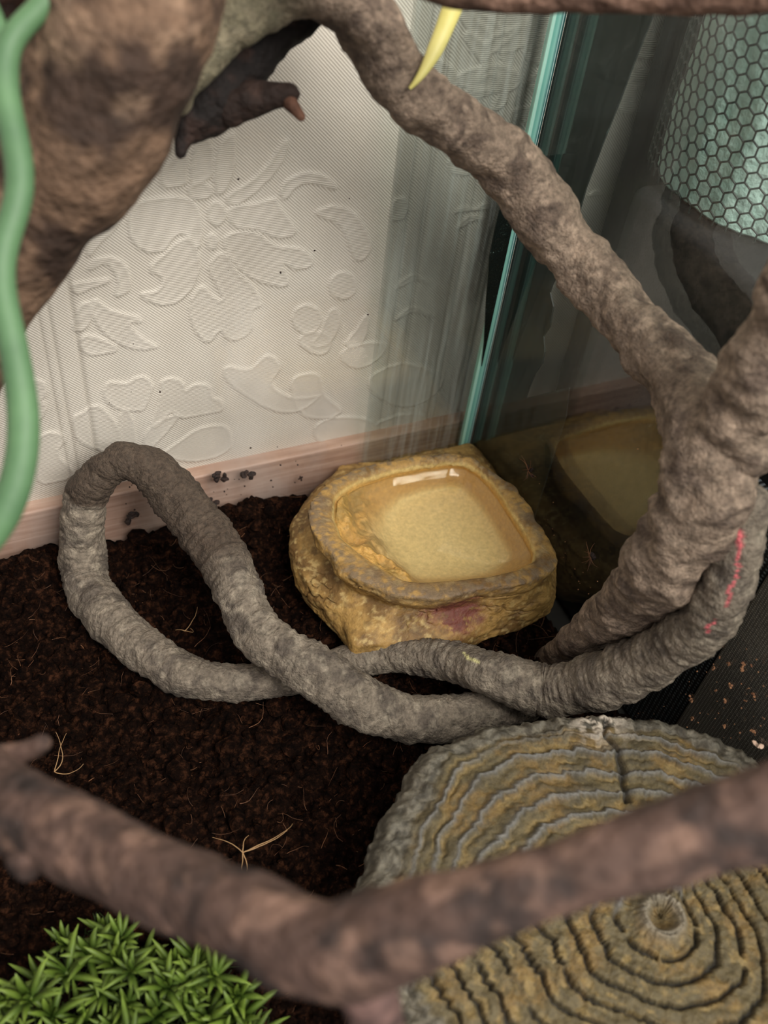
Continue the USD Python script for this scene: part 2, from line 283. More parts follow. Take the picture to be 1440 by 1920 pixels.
# ------------------------------------------------------------------ glass tank
tank = thing('glass_terrarium', 'clear glass terrarium with greenish glass corner edge and black silicone', 'terrarium', (-0.25, -0.25, -0.055))
obj('back_pane', box(-0.62, 0.0, 0.0003, 0.0055, -0.055, 0.46), M['pane'], tank, False)
obj('side_pane', box(0.0003, 0.0055, -0.62, 0.0055, -0.055, 0.46), M['side_pane'], tank, False)
obj('bottom_pane', box(-0.62, 0.0, -0.62, 0.0, -0.0545, -0.049), M['side_pane'], tank, False)
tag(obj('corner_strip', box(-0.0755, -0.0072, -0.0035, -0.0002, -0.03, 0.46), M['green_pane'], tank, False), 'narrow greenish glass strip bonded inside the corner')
M['aqua'] = mat('aqua_look', {'g': ('geometry', {}), 's': ('separate_xyz', {}), 'mr': ('map_range', {'from_min': -0.0070, 'from_max': 0.0, 'clamp': True}), 'n': ('noise_texture', {'scale': 30.0, 'detail': 3.0}), 'mp': ('mapping', {'scale': (3, 3, 0.4)}),
    'ad': ('math', {'math_type': 'multiply_add', 'value2': 0.25, 'value3': -0.12}), 'a2': ('math', {'math_type': 'add'}),
    'r': ('rgb_ramp', {'ramp': [(0.0, S(185, 240, 220)), (0.22, S(195, 246, 230)), (0.32, S(120, 196, 180)), (0.6, S(160, 222, 208)), (0.78, S(78, 140, 136)), (0.84, S(210, 245, 240)), (0.9, S(48, 96, 94))]}),  # glow of light carried inside the glass is painted into this brightened ramp
    'p': ('principled_bsdf', {'roughness': 0.15})},
    [('g.position', 's.vector'), ('s.x', 'mr.value'), ('g.position', 'mp.vector'), ('mp.vector', 'n.vector'), ('n.fac', 'ad.value1'), ('mr.result', 'a2.value1'), ('ad.value', 'a2.value2'), ('a2.value', 'r.fac'), ('r.color', 'p.base_color')])
tag(obj('glass_edge', box(-0.0070, 0.0002, -0.0030, 0.0002, -0.05, 0.46, 0.0006), M['aqua'], tank, 30), 'polished aqua green edge of the glass in the corner')
M['silicone'] = mat('silicone_look', {'g': ('geometry', {}), 'v': ('noise_texture', {'scale': 900.0, 'detail': 3.0}), 'v2': ('noise_texture', {'scale': 120.0, 'detail': 2.0}), 'mu': ('math', {'math_type': 'multiply'}),
    'r': ('rgb_ramp', {'ramp': [(0.35, (0.004, 0.007, 0.006)), (0.42, (0.02, 0.035, 0.03)), (0.5, (0.22, 0.30, 0.27))]}), 'b': ('bump', {'strength': 0.6, 'distance': 0.0008}), 'p': ('principled_bsdf', {'roughness': 0.3})},
    [('g.position', 'v.vector'), ('g.position', 'v2.vector'), ('v.fac', 'mu.value1'), ('v2.fac', 'mu.value2'), ('mu.value', 'r.fac'), ('r.color', 'p.base_color'), ('v.fac', 'b.height'), ('b.normal', 'p.normal')])
def sheet(poly, plane, at, thick, seed):
    """an irregular smear with real thickness on a pane: poly in the plane's own two coordinates"""
    g = Polygon(poly).buffer(0.0008).buffer(-0.0004)
    m = trimesh.creation.extrude_polygon(g, thick, engine='earcut'); v = np.array(m.vertices)
    if plane == 'y': w = np.stack([v[:, 0], at - v[:, 2], v[:, 1]], -1); f = np.array(m.faces)
    else: w = np.stack([at + v[:, 2], v[:, 0], v[:, 1]], -1); f = np.array(m.faces)
    mm = trimesh.Trimesh(w, f); trimesh.repair.fix_normals(mm)
    return np.array(mm.vertices), np.array(mm.faces)
pz = [(p[0], p[2]) for p in (ony(a, b, -0.0036) for a, b in [(960,300),(945,360),(930,420),(918,480),(912,560),(908,640),(900,720),(888,790),(880,830)])]
pz = pz + [(-0.0055, pz[-1][1]), (-0.0055, pz[0][1])]
obj('silicone_seal', sheet(pz, 'y', -0.0036, 0.0008, 1), M['silicone'], tank, 30)
film = [onx(a, b, 0.0058) for a, b in [(1218,40),(1190,110),(1160,190),(1128,270),(1098,350),(1078,420),(1060,480),(1034,535),(1030,548),(1036,575),(1030,612),(1018,630),(1020,660),(1016,680),(1002,700),(992,725),(984,748),(1025,738),(1066,728),(1060,780)]]
film = [(p[1], p[2]) for p in film]
film = [(0.0045, film[0][1] + 0.15), (film[0][0] - 0.01, film[0][1] + 0.15)] + film + [(film[-1][0], -0.05), (0.0045, -0.05)]
M['film'] = mat('film_look', {'g': ('geometry', {}), 'v': ('noise_texture', {'scale': 700.0, 'detail': 4.0}), 'v2': ('noise_texture', {'scale': 40.0, 'detail': 3.0}), 'mu': ('math', {'math_type': 'multiply'}),
    'r': ('rgb_ramp', {'ramp': [(0.3, (0.008, 0.011, 0.010)), (0.40, (0.018, 0.028, 0.025)), (0.5, (0.08, 0.11, 0.10))]}), 'p': ('principled_bsdf', {'roughness': 0.5})},
    [('g.position', 'v.vector'), ('g.position', 'v2.vector'), ('v.fac', 'mu.value1'), ('v2.fac', 'mu.value2'), ('mu.value', 'r.fac'), ('r.color', 'p.base_color')])
tag(obj('torn_film', sheet(film, 'x', 0.0058, 0.0008, 2), M['film'], tank, False), 'torn black backing film on the outside of the side glass')

# ------------------------------------------------------------------ bag with net pocket outside the side glass
def weave(name, c1, c2, s, rough=0.8, dots=False):
    return mat(name, {'g': ('geometry', {}), 'w1': ('wave_texture', {'wave_type': 'bands', 'bands_direction': 'z', 'scale': s}), 'w2': ('wave_texture', {'wave_type': 'bands', 'bands_direction': 'y', 'scale': s * 0.8}),
        'mu': ('math', {'math_type': 'multiply'}), 'r': ('rgb_ramp', {'ramp': [(0.25, c1), (0.85, c2)]}), 'b': ('bump', {'strength': 0.5, 'distance': 0.0006}), 'p': ('principled_bsdf', {'roughness': rough, 'specular_ior_level': 0.3})},
        [('g.position', 'w1.vector'), ('g.position', 'w2.vector'), ('w1.fac', 'mu.value1'), ('w2.fac', 'mu.value2'), ('mu.value', 'r.fac'), ('r.color', 'p.base_color'), ('mu.value', 'b.height'), ('b.normal', 'p.normal')])
M['mesh_cloth'] = weave('mesh_cloth', (0.010, 0.010, 0.012), (0.16, 0.17, 0.19), 145.0, dots=True)
M['plain_cloth'] = weave('plain_cloth', S(104, 92, 86), S(158, 143, 134), 230.0)
M['grey_cloth'] = simple('grey_cloth', S(30, 30, 31), S(40, 39, 40), 200, 0.95, spec=0.1)
M['black_cloth'] = simple('black_cloth', S(20, 20, 21), S(32, 31, 32), 200, 0.9)
BX, BT = 0.030, 0.212
bag = thing('fabric_bag', 'dark grey fabric bag with black hexagonal net, outside the right glass', 'bag', (0.12, -0.25, -0.055))
obj('body', box(BX + 0.004, 0.21, -0.56, -0.039, -0.0550, BT, 0.006), M['grey_cloth'], bag, 30)
obj('back_panel', box(0.0605, 0.21, -0.012, 0.0055, -0.0550, 0.32, 0.004), M['black_cloth'], bag, 30)
tag(obj('mesh_panel', box(BX, BX + 0.006, -0.209, -0.158, -0.053, 0.142, 0.002), M['mesh_cloth'], bag, 30), 'black mesh weave side panel')
tag(obj('plain_panel', box(BX - 0.0015, BX + 0.006, -0.55, -0.209, -0.053, 0.16, 0.002), M['plain_cloth'], bag, 30), 'brownish grey finely woven side panel')
PT = onx(1218, 297, 0.060); dh = ray(1218, 297)[:2]; dh /= np.linalg.norm(dh)
NR = 0.068; NC = PT[:2] + NR * np.array([dh[1], -dh[0]])
def roll():
    n, m = 120, 160
    zz = np.linspace(BT + 0.001, 0.335, n); th = np.linspace(0, 2 * np.pi, m, endpoint=False)
    Z, T = np.meshgrid(zz, th, indexing='ij')
    w = fbm(np.stack([np.cos(T) * 4, np.sin(T) * 4, Z * 25], -1), 4, 3) - 0.5 + 0.5 * (noise(np.stack([np.cos(T) * 14, np.sin(T) * 14, Z * 12], -1), 5) - 0.5)
    r = NR - 0.0045 + w * 0.006
    V = np.stack([NC[0] + r * np.cos(T), NC[1] + r * np.sin(T), Z], -1).reshape(-1, 3)
    F = grid_faces(n, m, True)
    k = len(V); V = np.vstack([V, [NC[0], NC[1], zz[0]], [NC[0], NC[1], zz[-1]]]); j = np.arange(m); j2 = (j + 1) % m
    return V, np.vstack([F, np.stack([np.full(m, k), j2, j], -1), np.stack([np.full(m, k + 1), (n - 1) * m + j, (n - 1) * m + j2], -1)])
M['mint'] = simple('mint_look', S(178, 212, 200), S(206, 230, 220), 90, 0.6, 0.8, 180, 0.003)
tag(obj('cloth_roll', roll(), M['mint']), 'crinkled mint green fabric roll standing inside the black net', 'cloth')
def net():
    a = 0.0039; W = a * math.sqrt(3); segs = []
    zc, row = BT + 0.004, 0
    while zc < 0.33:
        for k in range(-2, 40):
            u = (k + 0.5 * (row % 2)) * W; zz = zc + 0.0006 * math.sin(k * 0.7)
            c = [(u + a * math.sin(q), zz + a * math.cos(q)) for q in np.radians([-60, 0, 60, 120])]   # three edges of each cell: the others belong to neighbours
            segs += [(c[0], c[1]), (c[1], c[2]), (c[2], c[3])]
        zc += 1.5 * a; row += 1
    segs = np.array(segs)                        # n,2,2
    t0 = math.radians(95)
    ang = t0 + segs[..., 0] / NR * 1.0
    P = np.stack([NC[0] + (NR + 0.0012) * np.cos(ang), NC[1] + (NR + 0.0012) * np.sin(ang), segs[..., 1]], -1)
    A, B = P[:, 0], P[:, 1]; T = B - A; T /= np.linalg.norm(T, axis=1, keepdims=True)
    O = (A + B) / 2 - np.array([*NC, 0]); O[:, 2] = 0; O /= np.linalg.norm(O, axis=1, keepdims=True); Q = np.cross(T, O)
    r = 0.00048; V = []
    for E in (A, B):
        for q in range(5):
            V.append(E + r * (np.cos(q * 2 * np.pi / 5) * O + np.sin(q * 2 * np.pi / 5) * Q))
    V = np.stack(V, 1); n = len(V); F = []
    for q in range(5): F += [[q, (q + 1) % 5, 5 + (q + 1) % 5], [q, 5 + (q + 1) % 5, 5 + q]]
    F = (np.arange(n)[:, None, None] * 10 + np.array(F)[None]).reshape(-1, 3)
    return V.reshape(-1, 3), F
M['net'] = simple('net_look', S(20, 30, 28), S(34, 44, 42), 200, 0.5)
tag(obj('net', net(), M['net'], bag), 'black hexagonal net', kind='stuff')

# ------------------------------------------------------------------ soil
def soil_h(x, y):
    p = np.stack([x, y, np.zeros_like(x)], -1)
    h = 0.014 * (fbm(p * 22, 3, 11) - 0.5) + 0.012 * (fbm(p * 80, 4, 12) - 0.5) + 0.005 * (fbm(p * 320, 3, 14) - 0.5)
    h += 0.008 * np.exp(-(y / 0.022) ** 2) * (noise(p * 40, 9) - 0.35)        # piled along the back glass
    h += 0.010 * np.exp(-((x + 0.275) / 0.02) ** 2 - ((y + 0.012) / 0.02) ** 2) + 0.011 * np.exp(-((x + 0.15) / 0.03) ** 2 - ((y + 0.012) / 0.018) ** 2)
    h -= 0.014 * sstep(-0.035, 0.0, x)
    return h
def soil_mesh():
    X, Y = np.meshgrid(np.arange(-0.46, -0.0002, 0.0011), np.arange(-0.46, -0.0002, 0.0011), indexing='ij')
    H = soil_h(X, Y); V = np.stack([X, Y, H], -1).reshape(-1, 3)
    n, m = X.shape; F = grid_faces(n, m)
    edge = np.concatenate([np.arange(m), np.arange(1, n) * m + m - 1, (n - 1) * m + np.arange(m - 2, -1, -1), np.arange(n - 2, 0, -1) * m])
    lo = V[edge].copy(); lo[:, 2] = -0.048; k = len(V); V = np.vstack([V, lo, [[-0.2, -0.2, -0.048]]])
    e = np.arange(len(edge)); e2 = (e + 1) % len(edge)
    F = np.vstack([F, np.stack([edge[e], k + e, k + e2], -1), np.stack([edge[e], k + e2, edge[e2]], -1), np.stack([k + e, np.full(len(e), len(V) - 1), k + e2], -1)])
    return V, F
ICO = [trimesh.creation.icosphere(subdivisions=1) for _ in range(1)][0]; IV, IF = np.array(ICO.vertices), np.array(ICO.faces)
def lumps(P, R, seed=0, flat=0.8):
    n = len(P); rg = np.random.default_rng(seed)
    V = IV[None] * (1 + 0.75 * (noise(IV[None] * 1.3 + rg.uniform(0, 99, (n, 1, 3)), 3)[..., None] - 0.5) + 0.2 * rg.uniform(-1, 1, (n, len(IV), 1)))
    V = V * R[:, None, None] * np.array([1, 1, flat]) * rg.uniform(0.7, 1.3, (n, 1, 3)) + P[:, None]
    return V.reshape(-1, 3), (np.arange(n)[:, None, None] * len(IV) + IF[None]).reshape(-1, 3)
def wires(P0, D0, L, R, seed, curl=1.0, n=7, k=3, up=0.25):
    """thin curling fibres from the points P0"""
    rg = np.random.default_rng(seed); m = len(P0); D = D0 / np.linalg.norm(D0, axis=1, keepdims=True)
    ax = rg.normal(size=(m, 3)); pts = [P0]; P = P0
    for i in range(n - 1):
        D = D + curl * 0.35 * np.cross(ax, D) / 3 + curl * rg.normal(size=(m, 3)) * 0.12; D /= np.linalg.norm(D, axis=1, keepdims=True)
        P = P + D * (L / (n - 1))[:, None]; pts.append(P)
    pts = np.stack(pts, 1); T = np.gradient(pts, axis=1); T /= np.linalg.norm(T, axis=2, keepdims=True)
    N = np.cross(T, [0.1, 0.2, 1.0]); N /= np.linalg.norm(N, axis=2, keepdims=True); B = np.cross(T, N)
    taper = np.array([1 - 0.6 * (i / (n - 1)) for i in range(n)])
    V = np.stack([pts + (R[:, None, None] * taper[None, :, None]) * (math.cos(q * 2 * math.pi / k) * N + math.sin(q * 2 * math.pi / k) * B) for q in range(k)], 2)   # m,n,k,3
    F1 = grid_faces(n, k, True)
    return V.reshape(-1, 3), (np.arange(m)[:, None, None] * n * k + F1[None]).reshape(-1, 3)
soil = thing('soil', 'dark brown crumbly coconut soil covering the tank bottom', 'soil', (-0.23, -0.23, -0.048), kind='stuff')
obj('ground', soil_mesh(), M['soil'], soil)
n = 6500; xy = rng.uniform([-0.42, -0.42], [-0.004, -0.003], (n, 2)); R = rng.uniform(0.0006, 0.0024, n) * (1 + 1.3 * (rng.random(n) > 0.9))
big = np.array([onz(a, b, .004)[:2] for a, b in [(55,1078),(85,1072),(120,1075),(150,1090),(240,1002),(262,1010),(300,1012),(425,975),(455,985),(505,975),(530,985),(395,968),(430,1010),(480,1000),(1105,1180),(1020,1195),(560,1080)]])
big = np.minimum(big, -0.006); xy = np.vstack([xy, big]); R = np.concatenate([R, rng.uniform(.0035, .006, len(big))])
tag(obj('clods', lumps(np.column_stack([xy, soil_h(xy[:, 0], xy[:, 1]) + R * 0.2]), R, 5), M['soil'], soil, False), kind='stuff')
n = 1150; xy = rng.uniform([-0.42, -0.42], [-0.006, -0.006], (n, 2)); a = rng.uniform(0, 2 * np.pi, n)
tag(obj('fibres', wires(np.column_stack([xy, soil_h(xy[:, 0], xy[:, 1]) + 0.0012]), np.column_stack([np.cos(a), np.sin(a), rng.uniform(-0.1, 0.25, n)]), rng.uniform(0.004, 0.018, n), rng.uniform(0.00009, 0.00022, n), 6, 1.3), M['fibre'], soil), kind='stuff')
def fibre_tuft(name, label, spots, seed):
    t = thing(name, label, 'fibre', spots[0][0])
    for (p, ang, L, R) in spots:
        obj('strand', wires(np.array([p]), np.array([[math.cos(ang), math.sin(ang), 0.10]]), np.array([L]), np.array([R]), seed, 0.9, 12, 5), M['pale_fibre'], t); seed += 1
p = onz(455, 1600, 0.006); fibre_tuft('coconut_fibre', 'pale star shaped coconut fibre on the soil above the foreground branch', [((p[0], p[1], soil_h(p[0], p[1]) + .005), q, L, .0003) for q, L in [(0.2, .028), (1.3, .016), (1.9, .017), (-1.3, .012), (-.15, .022), (-2.0, .010)]], 40)
p = onz(345, 1168, 0.008); fibre_tuft('coconut_fibre', 'curled reddish coconut fibres on soil inside the vine loop', [((p[0], p[1], soil_h(p[0], p[1]) + .004), q, L, .00026) for q, L in [(0.4, .016), (2.0, .012), (-.4, .012)]], 60)
p = onz(100, 1440, 0.008); fibre_tuft('coconut_fibre', 'thin coconut fibres beside the blurred branch stub at left', [((p[0], p[1], soil_h(p[0], p[1]) + .004), q, L, .00026) for q, L in [(0.3, .02), (1.2, .02), (-.7, .016)]], 70)

# ------------------------------------------------------------------ rock water bowl
def ring_of(px, z, cen, nth):
    w = np.array([onz(a, b, z)[:2] for a, b in px]) - cen
    th = np.arctan2(w[:, 1], w[:, 0]); r = np.hypot(w[:, 0], w[:, 1]); o = np.argsort(th); th, r = th[o], r[o]
    # densify along the polygon, so straight sides stay straight
    T = np.append(th, th[0] + 2 * np.pi); Q = np.vstack([w[o], w[o][:1]]); tt, rr = [], []
    for i in range(len(th)):
        for q in np.linspace(0, 1, 12, endpoint=False):
            v = Q[i] * (1 - q) + Q[i + 1] * q; tt.append(math.atan2(v[1], v[0])); rr.append(math.hypot(*v))
    tt, rr = np.array(tt), np.array(rr); o = np.argsort(tt)
    g = np.linspace(-np.pi, np.pi, nth, endpoint=False)
    return gaussian_filter(np.interp(g, tt[o], rr[o], period=2 * np.pi), 3, mode='wrap')
cz = lambda pts: [(500 + x / 2.4, 780 + y / 2.4) for x, y in pts]
LIP = cz([(305,370),(355,320),(420,285),(560,240),(700,212),(830,197),(905,205),(960,240),(1010,290),(1060,355),(1120,450),(1175,535),(1212,605),(1205,648),(1130,685),(1000,718),(850,735),(700,742),(620,735),(560,705),(480,655),(400,600),(335,540),(300,450)])
RIM = cz([(192,430),(205,380),(250,330),(300,290),(390,240),(500,205),(620,188),(720,175),(850,165),(930,185),(1000,240),(1062,278),(1115,310),(1180,400),(1260,530),(1308,605),(1312,660),(1285,700),(1190,745),(1060,775),(900,800),(760,822),(640,815),(560,800),(480,760),(390,730),(325,690),(285,620),(225,550),(195,480)])
BASE = cz([(112,480),(130,430),(200,350),(270,270),(340,205),(450,195),(540,198),(620,172),(720,150),(840,128),(915,110),(960,150),(1010,205),(1050,275),(1150,380),(1250,520),(1305,650),(1318,740),(1300,830),(1200,890),(1000,945),(850,1005),(640,1035),(520,1040),(390,1032),(340,940),(290,890),(200,790),(130,700),(108,600)])
FOOT = cz([(125,520),(150,450),(230,360),(300,300),(400,250),(540,230),(700,190),(880,150),(960,200),(1050,330),(1150,460),(1230,600),(1270,700),(1290,800),(1200,885),(1000,945),(850,1005),(640,1040),(520,1050),(400,1040),(350,960),(290,900),(200,800),(135,700),(120,600)])
FLOOR = cz([(560,480),(600,400),(700,350),(830,320),(880,330),(960,430),(1040,560),(1080,640),(1050,665),(900,690),(700,690),(620,660),(575,600)])
bcen = onz(830, 985, 0.05)[:2]; NT = 900
gth = np.linspace(-np.pi, np.pi, NT, endpoint=False)
def bowl():
    lip, rim, base, foot, flo = (ring_of(p, z, bcen, NT) for p, z in ((LIP, .050), (RIM, .050), (BASE, .024), (FOOT, .004), (FLOOR, .026)))
    # left and front: a lower ledge that stands out; elsewhere the wall falls straight
    led = sstep(1.02, 1.12, base / rim); under = rim * (1 - 0.085 * led)
    prof = [(foot * 0.96, -0.006), (foot, 0.0), (np.maximum(base, foot) * 1.0, 0.012), (base, 0.020), (base * 0.985, 0.024), (base * (1 - led) + (base * 0.45 + rim * 0.52) * led, 0.029), (base * 0.5 * (1 - led) + rim * 0.5 * (1 - led) + under * led, 0.034), (rim * (0.99 - 0.05 * led), 0.0385), (rim, 0.044), (rim * 0.995, 0.0485), (rim * 0.965 + lip * 0.035, 0.0505),
            (rim * 0.5 + lip * 0.5, 0.0510), (rim * 0.15 + lip * 0.85, 0.0505), (lip, 0.0490), (lip * 0.985, 0.0465), (lip * 0.955 + flo * 0.045, 0.0425), (lip * 0.7 + flo * 0.3, 0.0345), (lip * 0.3 + flo * 0.7, 0.0280), (flo, 0.0255), (flo * 0.8, 0.0250), (flo * 0.4, 0.0248), (flo * 0.02, 0.0248)]
    t = np.concatenate([[0], np.cumsum([abs(prof[i + 1][1] - prof[i][1]) + np.abs(prof[i + 1][0] - prof[i][0]).mean() + 1e-4 for i in range(len(prof) - 1)])])
    Rr = np.array([p[0] for p in prof]); Zz = np.array([p[1] for p in prof]); tq = np.linspace(0, t[-1], 190)
    idx = np.clip(np.searchsorted(t, tq, 'right') - 1, 0, len(t) - 2); f = ((tq - t[idx]) / (t[idx + 1] - t[idx]))
    Rg = Rr[idx] * (1 - f)[:, None] + Rr[idx + 1] * f[:, None]; Zg = np.repeat((Zz[idx] * (1 - f) + Zz[idx + 1] * f)[:, None], NT, 1)
    Rg = gaussian_filter(Rg, (1.6, 0), mode='nearest'); Zg = gaussian_filter(Zg, (1.6, 0), mode='nearest')
    part = np.repeat(idx[:, None] + f[:, None], NT, 1)
    V = np.stack([bcen[0] + Rg * np.cos(gth), bcen[1] + Rg * np.sin(gth), Zg], -1)
    outer = (part < 13.2).astype(float); d = V - [bcen[0], bcen[1], 0.026]
    nrm = d / np.linalg.norm(d, axis=-1, keepdims=True)
    a = (fbm(V * [45, 45, 70], 3, 21) - 0.5) * 0.0060 + (fbm(V * [200, 200, 300], 4, 22) - 0.5) * 0.0020
    ridged = np.abs(fbm(V * [90, 90, 160], 3, 25) - 0.5)
    a -= 0.0016 * np.exp(-(ridged / 0.03) ** 2) * sstep(0.45, 0.6, fbm(V * 40, 2, 27))                                  # cracks of the cast rock
    amp = np.where(part < 10, 1.0, np.where(part < 14, 0.55, 0.10))
    left = sstep(-0.016, -0.034, V[..., 0] - bcen[0]) * sstep(-0.045, -0.02, V[..., 1] - bcen[1])            # the rough step inside the left
    inner = (part > 14.0) & (part < 19)
    V = V + nrm * (a * amp)[..., None]
    V[..., 2] += np.where(inner, left * np.interp(part, [14, 14.6, 16, 17.5, 19], [0, .2, 1, .6, 0]) * (0.006 + 0.022 * (fbm(V * 80, 4, 33) - 0.42)), 0)
    # colours of the cast resin
    ochre, pale, grey, brown, red = S(168, 132, 74), S(222, 194, 130), S(112, 94, 74), S(106, 77, 42), S(112, 58, 50)
    n1, n2, n3 = fbm(V * 70, 5, 41), fbm(V * 190, 4, 42), fbm(V * 35, 3, 43)
    n4 = fbm(V * 430, 4, 47); c = lerp(ochre, brown, sstep(0.45, 0.66, n1) * 0.8); c = lerp(c, pale, sstep(0.5, 0.68, n4) * 0.5 * sstep(0.3, 0.6, n1)); c = lerp(c, S(96, 70, 40), sstep(0.55, 0.72, n2) * 0.6)
    rimtop = np.exp(-((part - 10.2) / 2.0) ** 2)
    c = c * (1 - (rimtop * sstep(0.43, 0.60, n1 * 0.35 + n4 * 0.65 + 0.4 * (n3 - 0.42)))[..., None] * 0.9) + np.array(grey) * (rimtop * sstep(0.43, 0.60, n1 * 0.35 + n4 * 0.65 + 0.4 * (n3 - 0.42)))[..., None] * 0.9
    crack = np.exp(-(ridged / 0.03) ** 2) * (part < 12) * sstep(0.45, 0.6, fbm(V * 40, 2, 27)); c = lerp(c, S(86, 62, 36), crack * 0.5)
    st = onz(845, 1135, 0.03); ds = np.linalg.norm((V - st) * [1, 1, 1.1], axis=-1)
    c = lerp(c, red, sstep(0.023, 0.010, ds + 0.018 * (n2 - 0.5)) * sstep(0.25, 0.5, n4) * 0.95 * (part < 11))
    inside = sstep(13, 14.5, part); c = lerp(c, S(196, 152, 80), inside * 0.9); c = lerp(c, S(232, 212, 160), sstep(16.2, 17.6, part))
    c = lerp(c, S(150, 122, 66), np.where(inner, left * sstep(0.42, 0.6, n2), 0) * 0.8)
    c = lerp(c, S(224, 200, 130), np.exp(-((part - 13.3) / 0.5) ** 2) * 0.5)
    F = grid_faces(*Rg.shape, True)
    V = V.reshape(-1, 3); c = c.reshape(-1, 3); k = len(V)
    V = np.vstack([V, [bcen[0], bcen[1], -0.006], [bcen[0], bcen[1], 0.0248]]); c = np.vstack([c, c[:1], c[-1:]])
    j = np.arange(NT); j2 = (j + 1) % NT; last = (190 - 1) * NT
    F = np.vstack([F, np.stack([np.full(NT, k), j2, j], -1), np.stack([np.full(NT, k + 1), last + j, last + j2], -1)])
    return V, F, c, lip
bv, bf, bc, lip_r = bowl()
tag(obj('water_bowl', (bv, bf), M['rock'], None, True, bc), 'ochre rock textured resin corner water bowl with reddish stain on front', 'bowl')
def water():
    g = np.linspace(-np.pi, np.pi, 180, endpoint=False); r0 = np.interp(g, gth, lip_r, period=2 * np.pi)
    rows = [(0.0, 0.0445), (0.5, 0.0445), (0.9, 0.0445), (0.965, 0.0446), (0.978, 0.0449), (0.90, 0.0405), (0.62, 0.0330), (0.0, 0.0290)]
    V = [[bcen[0] + r0[i] * f * math.cos(g[i]), bcen[1] + r0[i] * f * math.sin(g[i]), z] for f, z in rows for i in range(180)]
    return np.array(V), grid_faces(len(rows), 180, True)
tag(obj('water', water(), M['water']), 'shallow slightly cloudy water filling the rock bowl', 'water')

# ------------------------------------------------------------------ vines
def bark_disp(ring=0.05, lump=0.16, knob=0.10, seed=0, rs=420, ks=150):
    def f(s, t, V, r):
        c, sn = np.cos(t), np.sin(t)
        a = lump * (fbm(V * 52, 3, seed) - 0.5) * 2.4
        a += knob * (fbm(V * ks, 3, seed + 1) - 0.45) * 2
        w = noise(np.stack([s * rs, c * 1.3 + V[..., 0] * 30, sn * 1.3], -1), seed + 2); w2 = noise(np.stack([s * rs * 2.6, c * 2.5, sn * 2.5], -1), seed + 3)
        a += ring * (1 - 2 * np.abs(w - 0.5) * 2) * 0.5 + ring * 0.5 * (w2 - 0.5)
        return a
    return f
def bark_col(V, s, base, dark, light, seed, wet=None, wetc=None):
    n1, n2 = fbm(V * 105, 4, seed + 5), fbm(V * 230, 3, seed + 6)
    c = lerp(base, dark, sstep(0.45, 0.66, n1) * 0.8); c = lerp(c, light, sstep(0.5, 0.72, n2) * 0.45)
    if wet is not None: c = lerp(c, wetc, wet)
    return c
VB = pxr([(1398,905,.350,40),(1392,985,.357,42),(1370,1075,.367,48),(1318,1170,.385,50),(1222,1236,.413,50),(1115,1282,.440,50),(1015,1292,.458,48)]) + \
     pxz([(930,1266,.036,44),(850,1240,.026,37),(765,1230,.017,33),(700,1230,.011,32),(648,1245,.008,31),(580,1268,.008,31),(500,1276,.009,32),(440,1280,.010,34),(380,1276,.011,37),(315,1250,.011,40),(250,1202,.011,41),(190,1142,.011,42),(158,1075,.014,42),(153,1000,.032,38),(163,932,.054,39),(194,886,.069,37),(243,866,.076,37),(292,890,.071,41),(335,935,.061,44),(382,998,.052,46),(424,1065,.046,47),(452,1125,.042,45),(486,1182,.039,44),(540,1226,.036,46),(610,1272,.031,48),(680,1318,.022,47),(745,1342,.016,46),(825,1348,.012,42),(895,1336,.010,36),(960,1326,.009,32),(1020,1320,.009,28)])
v, f, s, t = tube(VB, 56, 0.0009, bark_disp(0.14, 0.17, 0.09, 50, 420, 105))
STOT = s.max()
wl = (noise(v * 220, 3) - 0.5) * 0.004
# the wet upper part of the loop, and the red streak on the right bend
tree = cKDTree(v)
Q = np.array(VB)[:, :3]; seglen = np.concatenate([[0], np.cumsum(np.linalg.norm(np.diff(Q, axis=0), axis=1))]) ; seglen *= STOT / seglen[-1]
i0 = 21; i1 = 27
wet = sstep(seglen[i0] - .001, seglen[i0] + .001, s + wl) * sstep(seglen[i1] + 0.02, seglen[i1] - 0.01, s + wl)
c = bark_col(v, s, S(112, 101, 88), S(78, 69, 61), S(158, 146, 128), 70, wet * 0.9, S(66, 53, 42))
for (a, b), wd in {((1385, 1000), (1388, 1030)): .0016, ((1388, 1030), (1384, 1075)): .0011, ((1384, 1075), (1362, 1140)): .0007, ((1340, 1165), (1322, 1190)): .0010, ((866, 1222), (892, 1240)): .0009}.items():
    for q in np.linspace(0, 1, 25):
        px = a[0] * (1 - q) + b[0] * q + 3 * math.sin(q * 9), a[1] * (1 - q) + b[1] * q
        # where that line of sight first meets the vine
        e = ray(*px); k = (v - EYE) @ e; dist = np.linalg.norm(v - EYE - k[:, None] * e, axis=1); hit = np.where(dist < 0.0012)[0]
        if len(hit):
            h0 = v[hit[np.argmin(k[hit])]]; d = np.linalg.norm(v - h0, axis=1)
            c = lerp(c, S(205, 92, 100) if a[0] > 1000 else S(206, 198, 140), np.exp(-(d / (wd * 0.48)) ** 2) * 0.65)
tag(obj('looped_vine', (v, f), M['bark'], None, True, c), 'grey brown wrinkled bendable vine looping on the soil before the bowl', 'vine')

